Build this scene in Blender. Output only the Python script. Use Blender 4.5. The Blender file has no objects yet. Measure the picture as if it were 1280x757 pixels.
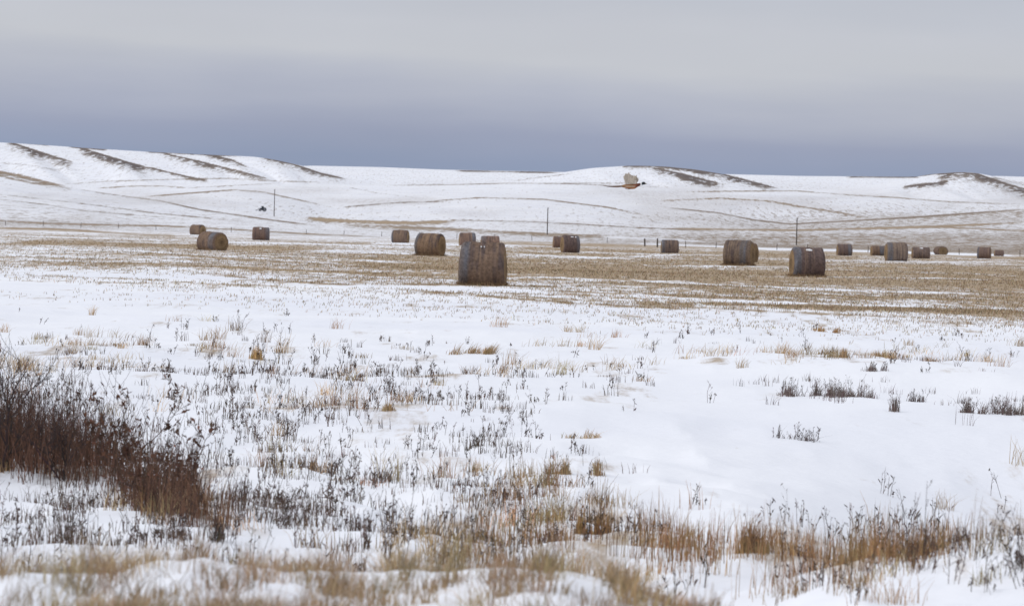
import bpy, math, random
import numpy as np
from mathutils import Matrix, Vector

rng = np.random.default_rng(7)
random.seed(7)
S = bpy.context.scene
COL = S.collection
PI = math.pi

# ------------------------------------------------------------------ camera
F = 150.0 / 36.0 * 1280.0            # focal length in photo pixels
H = 1.95                             # eye height over the field
PITCH = math.atan(88.5 / F)
ROLL = math.radians(1.5)
fwd = np.array([0, math.cos(PITCH), -math.sin(PITCH)])
up0 = np.array([0, math.sin(PITCH), math.cos(PITCH)])
rt0 = np.array([1.0, 0, 0])
CR, SR = math.cos(ROLL), math.sin(ROLL)
right = rt0 * CR + up0 * SR
up = up0 * CR - rt0 * SR

def ray(px, py):
    """photo pixel -> level direction X/Y and Z/Y"""
    px = np.asarray(px, float); py = np.asarray(py, float)
    d = (fwd[None] * F + np.multiply.outer(px - 640, right) - np.multiply.outer(py - 378.5, up)).reshape(-1, 3)
    return d[:, 0] / d[:, 1], d[:, 2] / d[:, 1]

def proj(X, Y, Z):
    x = X * right[0] + Y * right[1] + (Z - H) * right[2]
    y = X * up[0] + Y * up[1] + (Z - H) * up[2]
    d = X * fwd[0] + Y * fwd[1] + (Z - H) * fwd[2]
    return 640 + F * x / d, 378.5 - F * y / d

# ------------------------------------------------------------------ noise
_L = np.random.default_rng(3).random((256, 256))
def vnoise(x, y):
    xi = np.floor(x).astype(int); yi = np.floor(y).astype(int)
    fx = x - xi; fy = y - yi
    fx = fx * fx * (3 - 2 * fx); fy = fy * fy * (3 - 2 * fy)
    a = _L[xi & 255, yi & 255]; b = _L[(xi + 1) & 255, yi & 255]
    c = _L[xi & 255, (yi + 1) & 255]; d = _L[(xi + 1) & 255, (yi + 1) & 255]
    return (a * (1 - fx) + b * fx) * (1 - fy) + (c * (1 - fx) + d * fx) * fy
def fbm(x, y, o=4, r=.5):
    s = 0; a = 1.0; t = 0
    for k in range(o):
        s = s + a * vnoise(x * 2 ** k + 17.3 * k, y * 2 ** k + 9.1 * k); t += a; a *= r
    return s / t
def sst(a, b, x):
    t = np.clip((x - a) / (b - a), 0, 1)
    return t * t * (3 - 2 * t)

# ------------------------------------------------------------------ terrain
CREST = {
 'B': (1700, [(-260, 160), (0, 215), (70, 231), (140, 243), (250, 262), (340, 275), (400, 282), (560, 279), (660, 277), (760, 281),
              (860, 287), (990, 286), (1100, 284), (1200, 281), (1280, 277), (1540, 268)]),
 'C': (2300, [(-260, 225), (100, 243), (178, 246), (240, 240), (295, 236.5), (330, 239), (410, 257), (450, 255), (540, 251), (600, 247),
              (680, 249), (760, 258), (830, 264), (898, 266), (943, 275), (988, 279), (1046, 276), (1150, 270), (1280, 261), (1540, 250)]),
 'D': (2900, [(-260, 228), (0, 232), (150, 232), (300, 230), (420, 231), (490, 232), (600, 231), (700, 229), (800, 233), (880, 237),
              (995, 238), (1053, 242), (1184, 251), (1280, 254), (1540, 262)]),
 'E': (4000, [(-260, 168), (0, 178), (50, 181), (120, 186), (190, 190), (250, 193), (320, 196), (345, 200), (385, 209), (430, 222), (470, 229),
              (520, 231), (620, 228), (660, 224), (700, 216), (740, 210), (790, 207), (830, 208), (870, 212), (900, 217), (940, 226),
              (980, 236), (1020, 237), (1070, 234), (1100, 230), (1130, 224), (1160, 218), (1200, 215), (1220, 216), (1250, 222),
              (1280, 232), (1330, 240), (1540, 242)]),
 'F': (5500, [(-260, 215), (300, 213), (385, 207), (430, 208), (480, 209), (550, 212), (650, 214), (700, 215), (800, 216), (920, 218),
              (1000, 220), (1130, 221), (1250, 220), (1280, 221), (1540, 224)]),
}
_AG = np.linspace(-1400, 1400, 2801)
def _crest(pts, sig):
    p = np.array(pts, float); a, e = ray(p[:, 0], p[:, 1])
    v = np.interp(_AG, a * F, e * F)
    k = np.exp(-.5 * (np.arange(-60, 61) / sig) ** 2); k /= k.sum()
    return np.convolve(np.pad(v, 60, mode='edge'), k, 'valid')
LAY = [(900.0, np.full(_AG.shape, -H * F / 900.0))]
for k, (d, p) in CREST.items():
    LAY.append((float(d), _crest(p, 7 if k in 'EF' else 16)))
LAY.append((9000.0, LAY[-1][1] - 45))
DIP = [0.0, 5.0, 4.5, 6.0, 14.0, 0.0]

def shoulder(X, Y):
    a = X / Y * F
    top = .645 + .02 * np.sin(a / 90.) - .22 * sst(40, 420, a) + .035 * (np.abs(fbm(X * 2.2, Y * 1.5 + 40, 3) - .5) * -4 + .6) + .05 * (fbm(X * .9, Y * .7, 2) - .5)
    return top * (1 - sst(14.2, 19.5, Y + .8 * (vnoise(X * .55, X * 0 + 5) - .5)))

def zfun(X, Y):
    X = np.asarray(X, float); Y = np.asarray(Y, float)
    a = X / Y * F
    z = np.zeros_like(X)
    n = Y < 1000
    xn, yn, an = X[n], Y[n], a[n]
    u = .34 * (fbm(xn / 22, yn / 26, 2) - .5) * sst(20, 45, yn) * (1 - .5 * sst(60, 300, yn))
    u += .30 * (fbm(xn / 4.2 + 7, yn / 6.2, 3) - .5) * (1 - .75 * sst(60, 130, yn))
    lump = (1 - sst(33, 46, yn)) * (1 - .85 * sst(200, 420, an) * sst(25, 29, yn))
    u += (.06 + .16 * lump) * (np.abs(fbm(xn / 1.15, yn / 1.9, 3) - .5) * -2 + .3) * (1 - sst(80, 200, yn))
    u += shoulder(xn, yn)
    u += .60 * sst(200, 720, an) * np.exp(-((yn - 21.2) / 3.4) ** 2)
    u -= .6 * sst(270, 720, an) * np.exp(-((yn - 33) / 8.0) ** 2)
    u += .16 * sst(120, 420, an) * np.exp(-((yn - 66 + an * .012) / 5.0) ** 2) * (1 - sst(66, 66.8, yn - 0 * an) * .35)
    u += .13 * sst(240, 560, an) * np.exp(-((yn - 47) / 5.0) ** 2)
    z[n] = u * (1 - sst(500, 900, yn))
    m = Y >= 900
    if m.any():
        ym, am = Y[m], a[m]
        E = np.zeros_like(ym)
        for i in range(len(LAY) - 1):
            d0, e0 = LAY[i]; d1, e1 = LAY[i + 1]
            s = (ym >= d0) & (ym <= d1 if i == len(LAY) - 2 else ym < d1)
            t = (ym[s] - d0) / (d1 - d0)
            E0 = np.interp(am[s], _AG, e0); E1 = np.interp(am[s], _AG, e1)
            w = t * t * (3 - 2 * t) if i else t * (.6 + .4 * t)
            bow = np.sin(PI * t) ** 2
            E[s] = E0 + (E1 - E0) * w - DIP[i] * bow + 9.0 * bow * (fbm(am[s] / 110 + 3 * i, t * 2.2, 3, .42) - .5)
            if i == 3:      # gullies and spurs on the hill faces
                E[s] += 15 * np.sin(PI * np.clip(t * 1.08, 0, 1)) ** 1.3 * (np.abs(fbm((am[s] + 90 * t) / 68 + .4, t * .8, 3, .4) - .5) * 2 - .25) * sst(8, 30, E1 - E0)
        z[m] = H + E * ym / F
    return z

_YS = np.exp(np.linspace(math.log(11.5), math.log(5600), 5000))
def hit(px, py):
    """first ground point seen at a photo pixel"""
    a, e = ray(px, py); a = float(a[0]); e = float(e[0])
    zz = (zfun(a * _YS, _YS) - H) / _YS
    i = int(np.argmax(zz >= e)) if (zz >= e).any() else len(_YS) - 1
    i = max(i, 1)
    t = (e - zz[i - 1]) / max(zz[i] - zz[i - 1], 1e-9)
    y = _YS[i - 1] + (_YS[i] - _YS[i - 1]) * min(max(t, 0), 1)
    x = a * y
    return float(x), float(y), float(zfun(np.array([x]), np.array([y]))[0])

# ------------------------------------------------------------------ mesh / object helpers
def link_mesh(name, V, polys, mat, col=None, parent=None, smooth=False, attrs=None):
    """polys: list of (m,k) int arrays"""
    me = bpy.data.meshes.new(name)
    V = np.ascontiguousarray(V, np.float32)
    me.vertices.add(len(V)); me.vertices.foreach_set('co', V.ravel())
    idx = np.concatenate([p.ravel() for p in polys]).astype(np.int32)
    tot = np.concatenate([np.full(len(p), p.shape[1]) for p in polys]).astype(np.int32)
    st = np.concatenate([[0], np.cumsum(tot)[:-1]]).astype(np.int32)
    me.loops.add(len(idx)); me.loops.foreach_set('vertex_index', idx)
    me.polygons.add(len(tot)); me.polygons.foreach_set('loop_start', st); me.polygons.foreach_set('loop_total', tot)
    if smooth: me.polygons.foreach_set('use_smooth', np.ones(len(tot), bool))
    if col is not None:
        ca = me.color_attributes.new('Col', 'FLOAT_COLOR', 'POINT')
        c = np.ones((len(V), 4), np.float32); c[:, :3] = col
        ca.data.foreach_set('color', c.ravel())
    for k, v in (attrs or {}).items():
        at = me.attributes.new(k, 'FLOAT', 'POINT'); at.data.foreach_set('value', np.ascontiguousarray(v, np.float32))
    me.update(calc_edges=True); me.validate()
    me.materials.append(mat)
    o = bpy.data.objects.new(name, me); COL.objects.link(o)
    if parent is not None: o.parent = parent
    return o

def empty(name, loc, rz=0):
    o = bpy.data.objects.new(name, None); COL.objects.link(o)
    o.empty_display_size = .2
    o.location = loc; o.rotation_euler = (0, 0, rz)
    return o

def tag(o, label=None, cat=None, group=None, kind=None):
    if label: o['label'] = label
    if cat: o['category'] = cat
    if group: o['group'] = group
    if kind: o['kind'] = kind
    return o

class MB:
    """collects pieces with per-vertex colour"""
    def __init__(s): s.V = []; s.P = {}; s.C = []; s.n = 0
    def add(s, V, polys, col):
        V = np.asarray(V, float).reshape(-1, 3)
        c = np.broadcast_to(np.asarray(col, float), (len(V), 3))
        for p in polys:
            p = np.asarray(p, int)
            s.P.setdefault(p.shape[1], []).append(p + s.n)
        s.V.append(V); s.C.append(c); s.n += len(V)
    def build(s, name, mat, parent=None, smooth=False):
        return link_mesh(name, np.concatenate(s.V), [np.concatenate(v) for v in s.P.values()], mat, np.concatenate(s.C), parent, smooth)

def ribbons(paths, widths, side, col, coltip=None):
    """paths N,K,3  widths N,K  side N,3"""
    N, K, _ = paths.shape
    L = paths - side[:, None, :] * widths[..., None] / 2
    R = paths + side[:, None, :] * widths[..., None] / 2
    V = np.stack([L, R], 2).reshape(-1, 3)
    q = []
    b = np.arange(N)[:, None] * (2 * K)
    for k in range(K - 1):
        q.append(b + np.array([[2 * k, 2 * k + 1, 2 * k + 3, 2 * k + 2]]))
    C = np.repeat(np.asarray(col, float).reshape(-1, 1, 3) * np.ones((N, 1, 1)), 2 * K, 1)
    if coltip is not None:
        t = np.repeat(np.linspace(0, 1, K), 2)[None, :, None]
        C = C * (1 - t) + np.asarray(coltip, float).reshape(-1, 1, 3) * t
    return V, np.concatenate(q), C.reshape(-1, 3)

def tubes(paths, radii, ns, col):
    N, K, _ = paths.shape
    T = np.gradient(paths, axis=1); T /= np.linalg.norm(T, axis=2, keepdims=True) + 1e-9
    ref = np.where(np.abs(T[..., 2:3]) > .9, np.array([0, 1., 0]), np.array([0, 0, 1.]))
    A = np.cross(T, ref); A /= np.linalg.norm(A, axis=2, keepdims=True) + 1e-9
    B = np.cross(T, A)
    th = np.arange(ns) / ns * 2 * PI
    V = paths[:, :, None, :] + radii[:, :, None, None] * (A[:, :, None, :] * np.cos(th)[None, None, :, None] + B[:, :, None, :] * np.sin(th)[None, None, :, None])
    V = V.reshape(-1, 3)
    q = []
    b = np.arange(N)[:, None] * (K * ns)
    for k in range(K - 1):
        for j in range(ns):
            q.append(b + np.array([[k * ns + j, k * ns + (j + 1) % ns, (k + 1) * ns + (j + 1) % ns, (k + 1) * ns + j]]))
    return V, np.concatenate(q), np.repeat(np.asarray(col, float).reshape(-1, 1, 3) * np.ones((N, 1, 1)), K * ns, 1).reshape(-1, 3)

# ------------------------------------------------------------------ materials
def new_mat(name):
    m = bpy.data.materials.new(name); m.use_nodes = True
    nt = m.node_tree; b = nt.nodes['Principled BSDF']
    b.inputs['Specular IOR Level'].default_value = .25
    return m, nt, b

def vcol_mat(name, rough=.85, nscale=6.0, namp=.35, spec=.2, bump=0.0):
    """vertex colour broken up by a world-scale noise"""
    m, nt, b = new_mat(name)
    b.inputs['Roughness'].default_value = rough; b.inputs['Specular IOR Level'].default_value = spec
    at = nt.nodes.new('ShaderNodeAttribute'); at.attribute_name = 'Col'
    tc = nt.nodes.new('ShaderNodeTexCoord')
    no = nt.nodes.new('ShaderNodeTexNoise'); no.inputs['Scale'].default_value = nscale; no.inputs['Detail'].default_value = 6; no.inputs['Roughness'].default_value = .65
    nt.links.new(tc.outputs['Object'], no.inputs['Vector'])
    mr = nt.nodes.new('ShaderNodeMapRange'); mr.inputs['From Min'].default_value = .25; mr.inputs['From Max'].default_value = .75
    mr.inputs['To Min'].default_value = 1 - namp; mr.inputs['To Max'].default_value = 1 + namp
    nt.links.new(no.outputs['Fac'], mr.inputs['Value'])
    mx = nt.nodes.new('ShaderNodeVectorMath'); mx.operation = 'SCALE'
    nt.links.new(at.outputs['Color'], mx.inputs[0]); nt.links.new(mr.outputs['Result'], mx.inputs['Scale'])
    nt.links.new(mx.outputs['Vector'], b.inputs['Base Color'])
    if bump:
        bp = nt.nodes.new('ShaderNodeBump'); bp.inputs['Strength'].default_value = bump; bp.inputs['Distance'].default_value = .05
        nt.links.new(no.outputs['Fac'], bp.inputs['Height']); nt.links.new(bp.outputs['Normal'], b.inputs['Normal'])
    return m

M_STRAW = vcol_mat('dry_straw', .8, 3.0, .25)
M_WOODY = vcol_mat('woody_stems', .85, 5.0, .3)
M_HAY = vcol_mat('weathered_hay', .95, 9.0, .45, .08, .8)
M_POST = vcol_mat('weathered_wood', .9, 14.0, .35, .15, .4)
M_METAL = vcol_mat('dark_painted_metal', .45, 6.0, .2, .5)
M_FEATHER = vcol_mat('feathers', .6, 45.0, .3, .25)
M_GLASS = vcol_mat('cab_glass', .08, 2.0, .05, .5)

m, nt, b = new_mat('snow_patch'); M_SNOW = m
b.inputs['Base Color'].default_value = (.86, .87, .89, 1); b.inputs['Roughness'].default_value = .7
no = nt.nodes.new('ShaderNodeTexNoise'); no.inputs['Scale'].default_value = 14; no.inputs['Detail'].default_value = 5
bp = nt.nodes.new('ShaderNodeBump'); bp.inputs['Strength'].default_value = .4; bp.inputs['Distance'].default_value = .03
nt.links.new(no.outputs['Fac'], bp.inputs['Height']); nt.links.new(bp.outputs['Normal'], b.inputs['Normal'])

# ground: snow where the plant cover is thin, straw or dark sage turf where it is thick
m, nt, b = new_mat('snowy_ground'); M_GROUND = m
L = nt.links.new; NN = nt.nodes.new
b.inputs['Roughness'].default_value = .75; b.inputs['Specular IOR Level'].default_value = .15
geo = NN('ShaderNodeNewGeometry')
ac = NN('ShaderNodeAttribute'); ac.attribute_name = 'cover'
ad = NN('ShaderNodeAttribute'); ad.attribute_name = 'dark'
def noise(scale, detail, rough, vec=None):
    n = NN('ShaderNodeTexNoise'); n.inputs['Scale'].default_value = scale; n.inputs['Detail'].default_value = detail; n.inputs['Roughness'].default_value = rough
    L(vec or geo.outputs['Position'], n.inputs['Vector']); return n
mp = NN('ShaderNodeMapping'); mp.vector_type = 'POINT'; mp.inputs['Rotation'].default_value = (0, 0, .12); mp.inputs['Scale'].default_value = (1.5, .55, 1.0)
L(geo.outputs['Position'], mp.inputs['Vector'])
n1 = noise(.30, 9, .76, mp.outputs['Vector'])
n2 = noise(1.7, 6, .7)
n3 = noise(.05, 4, .6)
mps = NN('ShaderNodeMapping'); mps.inputs['Rotation'].default_value = (0, 0, .05); mps.inputs['Scale'].default_value = (1.5, .13, 0)
L(geo.outputs['Position'], mps.inputs['Vector'])
n2s = noise(1.0, 5, .7, mps.outputs['Vector'])
mpf = NN('ShaderNodeMapping'); mpf.inputs['Rotation'].default_value = (0, 0, -.08); mpf.inputs['Scale'].default_value = (.42, .026, 0)
L(geo.outputs['Position'], mpf.inputs['Vector'])
nf = noise(1.0, 4, .7, mpf.outputs['Vector'])
ma = NN('ShaderNodeMath'); ma.operation = 'MULTIPLY_ADD'; ma.inputs[1].default_value = .45
L(n2s.outputs['Fac'], ma.inputs[0])
mb_ = NN('ShaderNodeMath'); mb_.operation = 'MULTIPLY'; mb_.inputs[1].default_value = .55; L(n1.outputs['Fac'], mb_.inputs[0]); L(mb_.outputs[0], ma.inputs[2])
nr = NN('ShaderNodeMapRange'); nr.inputs['From Min'].default_value = .38; nr.inputs['From Max'].default_value = .62; af = NN('ShaderNodeAttribute'); af.attribute_name = 'far'
mfx = NN('ShaderNodeMix'); mfx.data_type = 'FLOAT'; L(af.outputs['Fac'], mfx.inputs[0]); L(ma.outputs[0], mfx.inputs[2]); L(nf.outputs['Fac'], mfx.inputs[3])
L(mfx.outputs[0], nr.inputs['Value'])
su = NN('ShaderNodeMath'); su.operation = 'SUBTRACT'; L(ac.outputs['Fac'], su.inputs[0]); L(nr.outputs['Result'], su.inputs[1])
mk = NN('ShaderNodeMapRange'); mk.interpolation_type = 'SMOOTHSTEP'; mk.inputs['From Min'].default_value = -.26; mk.inputs['From Max'].default_value = .3
L(su.outputs[0], mk.inputs['Value'])
straw = NN('ShaderNodeValToRGB'); e = straw.color_ramp.elements
e[0].position = .3; e[0].color = (.24, .17, .10, 1); e[1].position = .7; e[1].color = (.47, .36, .24, 1)
L(n2.outputs['Fac'], straw.inputs['Fac'])
drk = NN('ShaderNodeValToRGB'); e = drk.color_ramp.elements
e[0].position = .3; e[0].color = (.055, .045, .045, 1); e[1].position = .75; e[1].color = (.17, .13, .115, 1)
L(n2.outputs['Fac'], drk.inputs['Fac'])
mxd = NN('ShaderNodeMix'); mxd.data_type = 'RGBA'; L(ad.outputs['Fac'], mxd.inputs[0]); L(straw.outputs['Color'], mxd.inputs[6]); L(drk.outputs['Color'], mxd.inputs[7])
sn = NN('ShaderNodeValToRGB'); e = sn.color_ramp.elements
e[0].position = .3; e[0].color = (.78, .80, .86, 1); e[1].position = .65; e[1].color = (.865, .88, .915, 1)
L(n3.outputs['Fac'], sn.inputs['Fac'])
mxs = NN('ShaderNodeMix'); mxs.data_type = 'RGBA'; av = NN('ShaderNodeAttribute'); av.attribute_name = 'veil'
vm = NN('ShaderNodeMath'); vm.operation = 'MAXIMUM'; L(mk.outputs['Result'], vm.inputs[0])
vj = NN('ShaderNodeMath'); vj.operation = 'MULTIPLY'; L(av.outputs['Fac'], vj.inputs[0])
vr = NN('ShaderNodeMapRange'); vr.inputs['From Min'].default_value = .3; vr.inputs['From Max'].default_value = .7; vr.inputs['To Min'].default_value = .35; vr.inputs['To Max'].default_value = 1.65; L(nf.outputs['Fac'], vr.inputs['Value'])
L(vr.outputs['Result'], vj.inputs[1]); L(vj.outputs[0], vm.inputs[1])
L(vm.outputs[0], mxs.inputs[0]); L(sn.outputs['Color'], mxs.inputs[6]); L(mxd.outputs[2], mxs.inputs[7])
L(mxs.outputs[2], b.inputs['Base Color'])
nb = noise(4.0, 5, .6)
bp = NN('ShaderNodeBump'); bp.inputs['Strength'].default_value = .5; bp.inputs['Distance'].default_value = .04
L(nb.outputs['Fac'], bp.inputs['Height']); L(bp.outputs['Normal'], b.inputs['Normal'])

# ------------------------------------------------------------------ what grows where (worked out in the photograph's own measurements, stored on the ground)
# (points, width above, width below, strength, darkness)
STROKES = [
 ([(8, 176), (40, 187), (62, 194), (95, 204)], 1.2, 6, .62, 1), ([(98, 184), (130, 194), (160, 203), (190, 211)], 1.2, 6, .62, 1),
 ([(185, 209), (235, 221), (262, 226)], 1, 2.5, .45, .8), ([(200, 190), (215, 194), (250, 202), (290, 212), (338, 224)], 1.2, 4.5, .55, .9),
 ([(255, 192), (290, 200), (312, 210)], 1.2, 4, .42, .8), ([(30, 179), (62, 182)], 1, 1.2, .6, 1), ([(86, 183.5), (136, 187.5)], 1, 1.6, .8, 1),
 ([(180, 190), (300, 195.5)], 1, 1.3, .5, 1), ([(325, 196), (345, 200), (372, 207), (402, 217), (434, 224)], 1.2, 4, .5, .9),
 ([(0, 203), (40, 207), (84, 215)], 1.2, 2, .33, .7),
 ([(-60, 202), (0, 215), (25, 219), (52, 226), (92, 236)], 1.6, 3.2, .9, .35), ([(-60, 208), (0, 220), (40, 229), (60, 232)], 1, 1.5, .6, .3),
 ([(88, 235), (140, 243), (200, 251), (250, 262), (340, 275), (404, 283)], 1, 1.5, .6, .6),
 ([(70, 231), (130, 227), (200, 224.5), (280, 223), (340, 226), (434, 229)], 1, 1.2, .4, .5),
 ([(118, 235.5), (165, 232.5), (200, 232.5), (240, 235)], 1, 1.6, .62, .3), ([(235, 235), (300, 231.5), (348, 229)], .9, 1.2, .45, .5),
 ([(175, 246), (240, 241), (295, 237), (330, 240), (370, 249), (414, 259)], 1, 1.6, .6, .4),
 ([(-60, 238), (0, 243), (100, 254), (200, 267), (320, 278)], 1, 1.3, .4, .6), ([(-40, 245), (60, 256), (100, 263), (220, 273)], 1, 1.1, .33, .6),
 ([(0, 276), (60, 279), (130, 281), (200, 282), (300, 287), (380, 292), (480, 296)], 1, 1.6, .55, .25),
 ([(-60, 284), (0, 285), (60, 286), (100, 288), (160, 292), (250, 296)], 1.2, 2, .6, .1),
 ([(425, 259), (500, 253), (562, 251.5)], 1, 1.4, .55, .7), ([(540, 251), (600, 247), (680, 249), (720, 254), (760, 259), (816, 271)], 1, 1.6, .62, .45),
 ([(430, 233), (470, 241), (540, 250)], .9, 1, .36, .6), ([(-20, 296), (380, 272), (440, 276), (520, 278), (560, 276), (576, 274)][1:], 1.6, 2.6, .8, 0),
 ([(560, 275), (660, 277), (720, 280), (800, 284.5), (900, 289)], 1, 1.2, .5, .6), ([(425, 281), (560, 285), (640, 290), (700, 292.5), (770, 295)], 1.3, 3, .5, .35),
 ([(475, 232), (560, 231), (640, 229), (700, 229.5), (800, 233), (850, 235)], .9, 1.1, .45, .6), ([(640, 227), (680, 221), (722, 216)], .9, 1, .3, .7),
 ([(776, 207.5), (815, 207), (850, 210), (870, 213), (892, 219)], 1, 2.2, .75, 1), ([(812, 209), (850, 217), (885, 226), (908, 231)], 1.5, 4, .52, 1),
 ([(868, 212), (900, 217), (935, 226), (974, 236)], 1.2, 4.5, .62, 1), ([(848, 220), (880, 229), (900, 232)], 1, 4, .4, .9),
 ([(840, 240), (910, 239), (995, 238.5), (1053, 243), (1120, 247), (1184, 252), (1290, 256)], 1, 1.4, .55, .4),
 ([(820, 251), (900, 247.5), (960, 251), (1000, 258), (1046, 265), (1084, 272)], 1, 1.8, .55, .3),
 ([(820, 257), (840, 260), (898, 266), (943, 275), (988, 280), (1046, 277), (1150, 271), (1290, 261)], 1, 1.4, .52, .6),
 ([(830, 285), (900, 286.5), (990, 287.5), (1100, 285), (1200, 281.5), (1300, 277)], 1.2, 2, .7, .1), ([(1150, 283), (1200, 285), (1300, 289)], 1, 1.2, .5, .2),
 ([(700, 229), (740, 229), (790, 229)], .8, 1, .4, .6),
 ([(1128, 234), (1150, 231), (1170, 229), (1186, 226.5)], 2.2, 2.6, .62, 1), ([(1168, 217.5), (1200, 215.5), (1222, 217.5), (1240, 224), (1262, 231), (1300, 242)], 1.4, 6.5, .68, 1),
 ([(1140, 221), (1170, 217.5)], .8, 1, .5, 1), ([(1058, 221.3), (1152, 221.8)], 1, 1, .75, 1), ([(1238, 221), (1300, 233)], 1, 2.5, .4, .7), ([(568, 213.5), (702, 216)], 1, 1, .7, 1),
 # the field itself
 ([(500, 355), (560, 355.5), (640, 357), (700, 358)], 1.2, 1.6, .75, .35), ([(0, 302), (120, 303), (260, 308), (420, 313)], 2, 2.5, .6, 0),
 ([(250, 342), (330, 349), (420, 356), (560, 366), (700, 378), (900, 388)], 1.5, 1.8, .5, .1), ([(0, 344), (140, 347), (330, 358)], 1, 1.5, .3, .1),
 ([(780, 376), (1000, 383), (1290, 390)], 2, 3, .55, 0), ([(430, 330), (560, 334), (800, 340)], 3, 3, .5, 0),
]
STROKES += [([(0, 326), (220, 331), (430, 340), (560, 347)], 1.2, 1.5, .4, 0), ([(600, 330), (820, 341), (1050, 352), (1290, 358)], 1.3, 1.6, .4, .1), ([(880, 364), (1080, 371), (1290, 376)], 1.5, 2, .45, 0), ([(620, 368), (800, 380), (960, 389), (1120, 396)], 1.2, 1.6, .4, .1)]
STROKES += [(p, .9, 1.3, .6, .9) for p, wa, wb, s_, dk_ in STROKES if dk_ >= .79 and wb > 2]
WHITE = [([(640, 345), (860, 354), (1060, 363), (1290, 369)], 1.3, 1.6, .5), ([(0, 309), (160, 313), (330, 323), (520, 336)], 1.2, 1.5, .4), ([(720, 366), (940, 377), (1180, 384)], 1.3, 1.6, .45), ([(790, 304), (870, 307), (960, 311), (1060, 313), (1180, 317), (1300, 321)], 1.6, 1.6, .9), ([(755, 296), (810, 298), (880, 302)], 1, 1.2, .7), ([(240, 317), (420, 322), (520, 330)], 1.2, 1.4, .35),
         ([(460, 304), (560, 306), (660, 308)], 1.4, 1.4, .6), ([(640, 318), (760, 322), (860, 318)], 1.3, 1.5, .5), ([(430, 358), (560, 360), (690, 364)], 1.5, 2, .6), ([(840, 332), (930, 333), (990, 334)], 1, 1.4, .5),
         ([(1030, 346), (1120, 347), (1290, 350)], 1, 1.4, .5), ([(1060, 324), (1160, 327), (1290, 328)], 1, 1.3, .4), ([(0, 318), (120, 322), (240, 326)], 1.3, 2, .4)]

def along(px, py, pts, wa, wb):
    """falloff around a polyline, crisp on its upper side"""
    p = np.array(pts, float); best = np.zeros_like(px)
    lo, hi = p[:, 1].min() - 4 * wa - 2, p[:, 1].max() + 4 * wb + 2
    s = np.where((py > lo) & (py < hi) & (px > p[:, 0].min() - 12) & (px < p[:, 0].max() + 12))[0]
    if len(s) == 0: return best
    x, y = px[s], py[s]
    yl = np.interp(x, p[:, 0], p[:, 1]); d = y - yl
    tot = p[-1, 0] - p[0, 0]; t = (x - p[0, 0]) / tot
    w = np.where(d < 0, wa * .55, wb * np.where(wb > 2, .95, .5))
    g = np.exp(-.5 * (d / w) ** 2) * sst(-.03, .1, t) * (1 - sst(.82, 1.03, t))
    best[s] = g
    return best

def yhor(px): return 290 + math.tan(ROLL) * (px - 640)

def blobs(px, py, L):
    s = np.zeros_like(px)
    for cx, cy, sx, sy, a in L:
        s += a * np.exp(-.5 * (((px - cx) / sx) ** 2 + ((py - cy) / sy) ** 2))
    return s

GOLD = [(110, 434, 95, 7, .9), (40, 456, 30, 4, 1), (310, 441, 45, 7, .7), (240, 436, 40, 5, .6), (745, 411, 45, 7, .9), (700, 428, 60, 6, .4), (730, 457, 60, 6, .7), (600, 462, 60, 6, .5), (1050, 446, 90, 7, .8),
        (1190, 440, 90, 7, .9), (930, 452, 80, 6, .7), (1030, 412, 25, 4, .9), (1150, 412, 50, 5, .5), (640, 640, 60, 22, .7), (600, 625, 50, 14, .8), (740, 650, 60, 20, 1.0), (800, 690, 70, 22, .95), (870, 672, 80, 15, .9),
        (960, 672, 60, 14, .85), (1010, 700, 50, 20, .9), (880, 715, 110, 14, 1.1), (1060, 690, 60, 14, .9), (1120, 700, 70, 9, .9), (1190, 684, 60, 7, .8), (1250, 664, 50, 7, .8), (700, 700, 120, 14, .9), (700, 592, 30, 5, .6),
        (540, 690, 120, 12, .6), (225, 640, 50, 16, .5), (440, 505, 60, 6, .3), (120, 452, 80, 7, .4), (520, 470, 60, 5, .4)]
WEED = [(120, 490, 130, 45, .75), (330, 490, 110, 45, .75), (400, 560, 110, 55, .75), (320, 630, 110, 45, .9), (520, 610, 100, 45, .75), (450, 655, 140, 28, .9), (60, 665, 100, 32, 1.2), (190, 690, 90, 18, .9), (470, 480, 80, 30, .6), (640, 470, 100, 14, .5), (780, 470, 90, 14, .35),
        (910, 425, 90, 12, .5), (1090, 428, 110, 10, .6), (1180, 455, 80, 9, .7), (620, 560, 60, 30, .4), (690, 640, 90, 30, .5), (880, 660, 120, 14, .5), (1020, 660, 80, 10, .5), (1150, 680, 120, 22, .9), (1240, 650, 60, 16, 1.0), (1200, 720, 90, 22, .6),
        (340, 440, 90, 14, .5), (780, 560, 60, 30, .15), (560, 500, 80, 18, .3)]

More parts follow.
